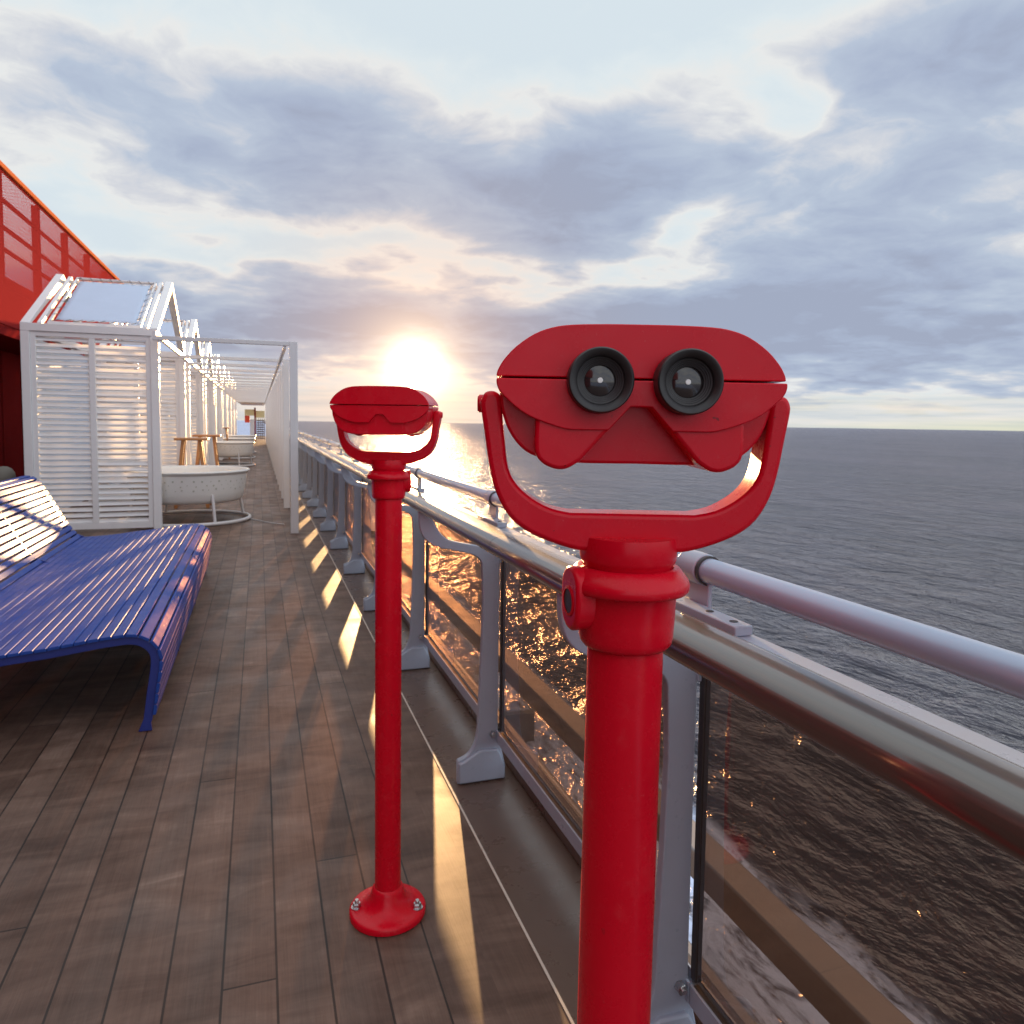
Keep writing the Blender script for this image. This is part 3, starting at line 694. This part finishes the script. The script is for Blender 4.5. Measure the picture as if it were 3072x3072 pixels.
# ------------------------------------------------------------------ round tub seats
def make_tub():
    t = empty('tub_seat')
    t0 = MB().lathe([(0, .285), (.60, .275), (.665, .285), (.700, .33), (.722, .42), (.742, .56), (.752, .655), (.775, .668), (.790, .690), (.782, .706), (.760, .708), (.738, .694), (.724, .66), (.700, .45), (.672, .36), (.62, .335), (0, .335)], 72).build('bowl', M['tub'], t, smooth=50)
    d = MB()
    for r_ in range(3):
        for k in range(44):
            a = 2 * math.pi * (k + .5 * (r_ % 2) + random.uniform(-.2, .2)) / 44; z = .47 + .055 * r_ + random.uniform(-.012, .012); rr = .7245 + .02 * (z - .42) / .14 + .0035
            c = Vector((rr * math.cos(a), rr * math.sin(a), z)); tg = Vector((-math.sin(a), math.cos(a), 0)); s = random.choice((.007, .010, .013))
            vs_ = [d.bm.verts.new(c + tg * s * math.cos(q * math.pi / 3) + Vector((0, 0, s * math.sin(q * math.pi / 3)))) for q in range(6)]
            d.bm.faces.new(vs_)
    d.build('perforation', M['grey'], t0, smooth=0)
    MB().tube([(.78 * math.cos(2 * math.pi * k / 64), .78 * math.sin(2 * math.pi * k / 64), .03) for k in range(64)], .024, 10, True).build('base_ring', M['white_far'], t)
    for a in (R(-62), R(28), R(118), R(208)):
        MB().tube([(.715 * math.cos(a), .715 * math.sin(a), .40), (.78 * math.cos(a), .78 * math.sin(a), .035)], .020, 10).build('leg', M['white_far'], t)
    return t
tub = make_tub()
for k, (y, nm) in enumerate(((10.93, 'nearest round white perforated tub seat on a ring base'), (23.4, 'second round white tub seat, farther down the walkway'), (27.9, 'third round white tub seat along the walkway'), (32.2, 'fourth round white tub seat, small in the distance'))):
    o = tub if k == 0 else copy_tree(tub)
    o.location = (-.92, y, 0); tag(o, nm, 'tub seat', 'white tub seats in front of the huts')

# strap on the deck by the first tub
MB().tube([(-.14, 10.86, .008), (.0, 10.60, .006), (.16, 10.32, .006), (.30, 10.20, .006)], .006, 6).build('strap', M['white_far'])
tag(bpy.data.objects['strap'], 'thin white strap lying on the deck beside the nearest tub', 'strap')

# ------------------------------------------------------------------ teak tables between the huts
def make_table():
    t = empty('teak_bar_table')
    MB().box(-.24, .24, -.24, .24, 1.05, 1.085).build('table_top', M['teak'], t, bevel=.006)
    for s in (-1, 1):
        for q in (-1, 1): MB().bar((s * .23, q * .22, 0), (s * .12, q * .12, 1.05), .05, .045, (0, 1, 0)).build('leg', M['teak'], t, bevel=.004)
        MB().bar((s * .20, -.18, .30), (s * .20, .18, .30), .03, .04).build('foot_rail', M['teak'], t, bevel=.003)
    return t
tb = make_table()
for k, (x, y, nm) in enumerate(((-1.00, 12.6, 'nearer orange teak bar table just behind the nearest tub seat'), (-.93, 15.0, 'second orange teak bar table, its top showing past the first one'), (-1.2, 27.2, 'small distant orange teak bar table beside the hut posts'))):
    o = tb if k == 0 else copy_tree(tb); o.location = (x, y, 0); tag(o, nm, 'table', 'orange teak bar tables')

# ------------------------------------------------------------------ stand at the end of the walkway
ks = empty('deck_stand', (-.25, 50, 0)); tag(ks, 'far stand with red and cream boards at the end of the walkway', 'stand')
MB().box(-.62, -.32, -.05, .05, 1.14, 1.58).build('red_board', M['sign_red'], ks, bevel=.005)
MB().box(-.62, -.05, -.03, .03, 1.585, 1.98).build('cream_board', M['sign_yellow'], ks, bevel=.005)
MB().box(.05, .58, -.03, .03, 1.46, 1.90).build('cream_board', M['sign_yellow'], ks, bevel=.005)
MB().box(-.05, .05, -.05, .05, 0, 2.1).build('post', M['red_wall'], ks, bevel=.005)
lt = MB()
for k in range(9): lt.box(.08, .58, -.03, .0, .12 + .14 * k, .19 + .14 * k)
for k in range(5): lt.box(.08 + .115 * k, .12 + .115 * k, -.05, -.031, .06, 1.42)
lt.build('lattice', M['dark'], ks)
MB().box(-.31, -.06, -.05, .05, .0, 1.35).build('counter', M['white_far'], ks, bevel=.005)

# ------------------------------------------------------------------ red superstructure on the left
SX = -3.6
sw = empty('red_screen_wall', (SX, -6, 0)); tag(sw, 'tall red perforated screen wall of the upper deck, sunlit along its top edge', 'screen wall')  # lengthened behind the camera, out of view, to cut ambient light
def sl_(x, y): return x - SX, y - 8
z0, z1 = 2.76, 5.06
MB().box(-.012, 0, 0, 30.2, z0, z1).build('mesh_panel', M['screen'], sw, smooth=0)
MB().box(-.06, .045, -.01, 30.25, z1 + .001, z1 + .075).build('top_cap', M['sunlit_edge'], sw, bevel=.01)
for k in range(15):
    y = .86 + 2.03 * k
    if y < 30.2: MB().box(-.13, -.02, y, y + .12, z0, z1).build('post', M['red_wall'], sw, bevel=.005)
for z in (4.64, 4.23, 3.90, 3.35):
    MB().box(-.09, -.035, 0, 30.2, z, z + .05).build('rail', M['red_wall'], sw, bevel=.004)
MB().box(-1.3, -.02, 0, 30.2, z0 - .16, z0 - .001).build('soffit', M['red_wall'], sw, bevel=.01)
iw = empty('deckhouse', (-4.5, -6, 0)); tag(iw, 'dark red deckhouse wall in shade behind the huts', 'deckhouse')  # wall also carried on unseen behind the camera to dim the foreground
MB().box(-2.0, 0, 0, 44, 0, z0 - .17).build('lower_wall', M['red_wall'], iw)
MB().box(-2.0, -.25, 0, 28.0, z0 + .0, 4.15).build('upper_wall', M['red_wall'], iw)
for k in range(36): MB().box(.001, .03, 1.2 * k + .4, 1.2 * k + .46, .05, z0 - .18).build('batten', M['red_wall'], iw, bevel=.004)
gb = empty('bollard_lamp', (-3.38, 12.0, 0)); tag(gb, 'pale grey round topped bollard by the left edge, behind the bench back', 'bollard')
MB().lathe([(0, .69), (.05, .685), (.10, .655), (.135, .60), (.145, .545), (.135, .49), (.10, .44), (.06, .42)], 32).build('dome', M['grey'], gb)
MB().lathe([(.06, .42), (.06, .02), (.10, .01), (.10, 0)], 24).build('stem', M['grey'], gb)
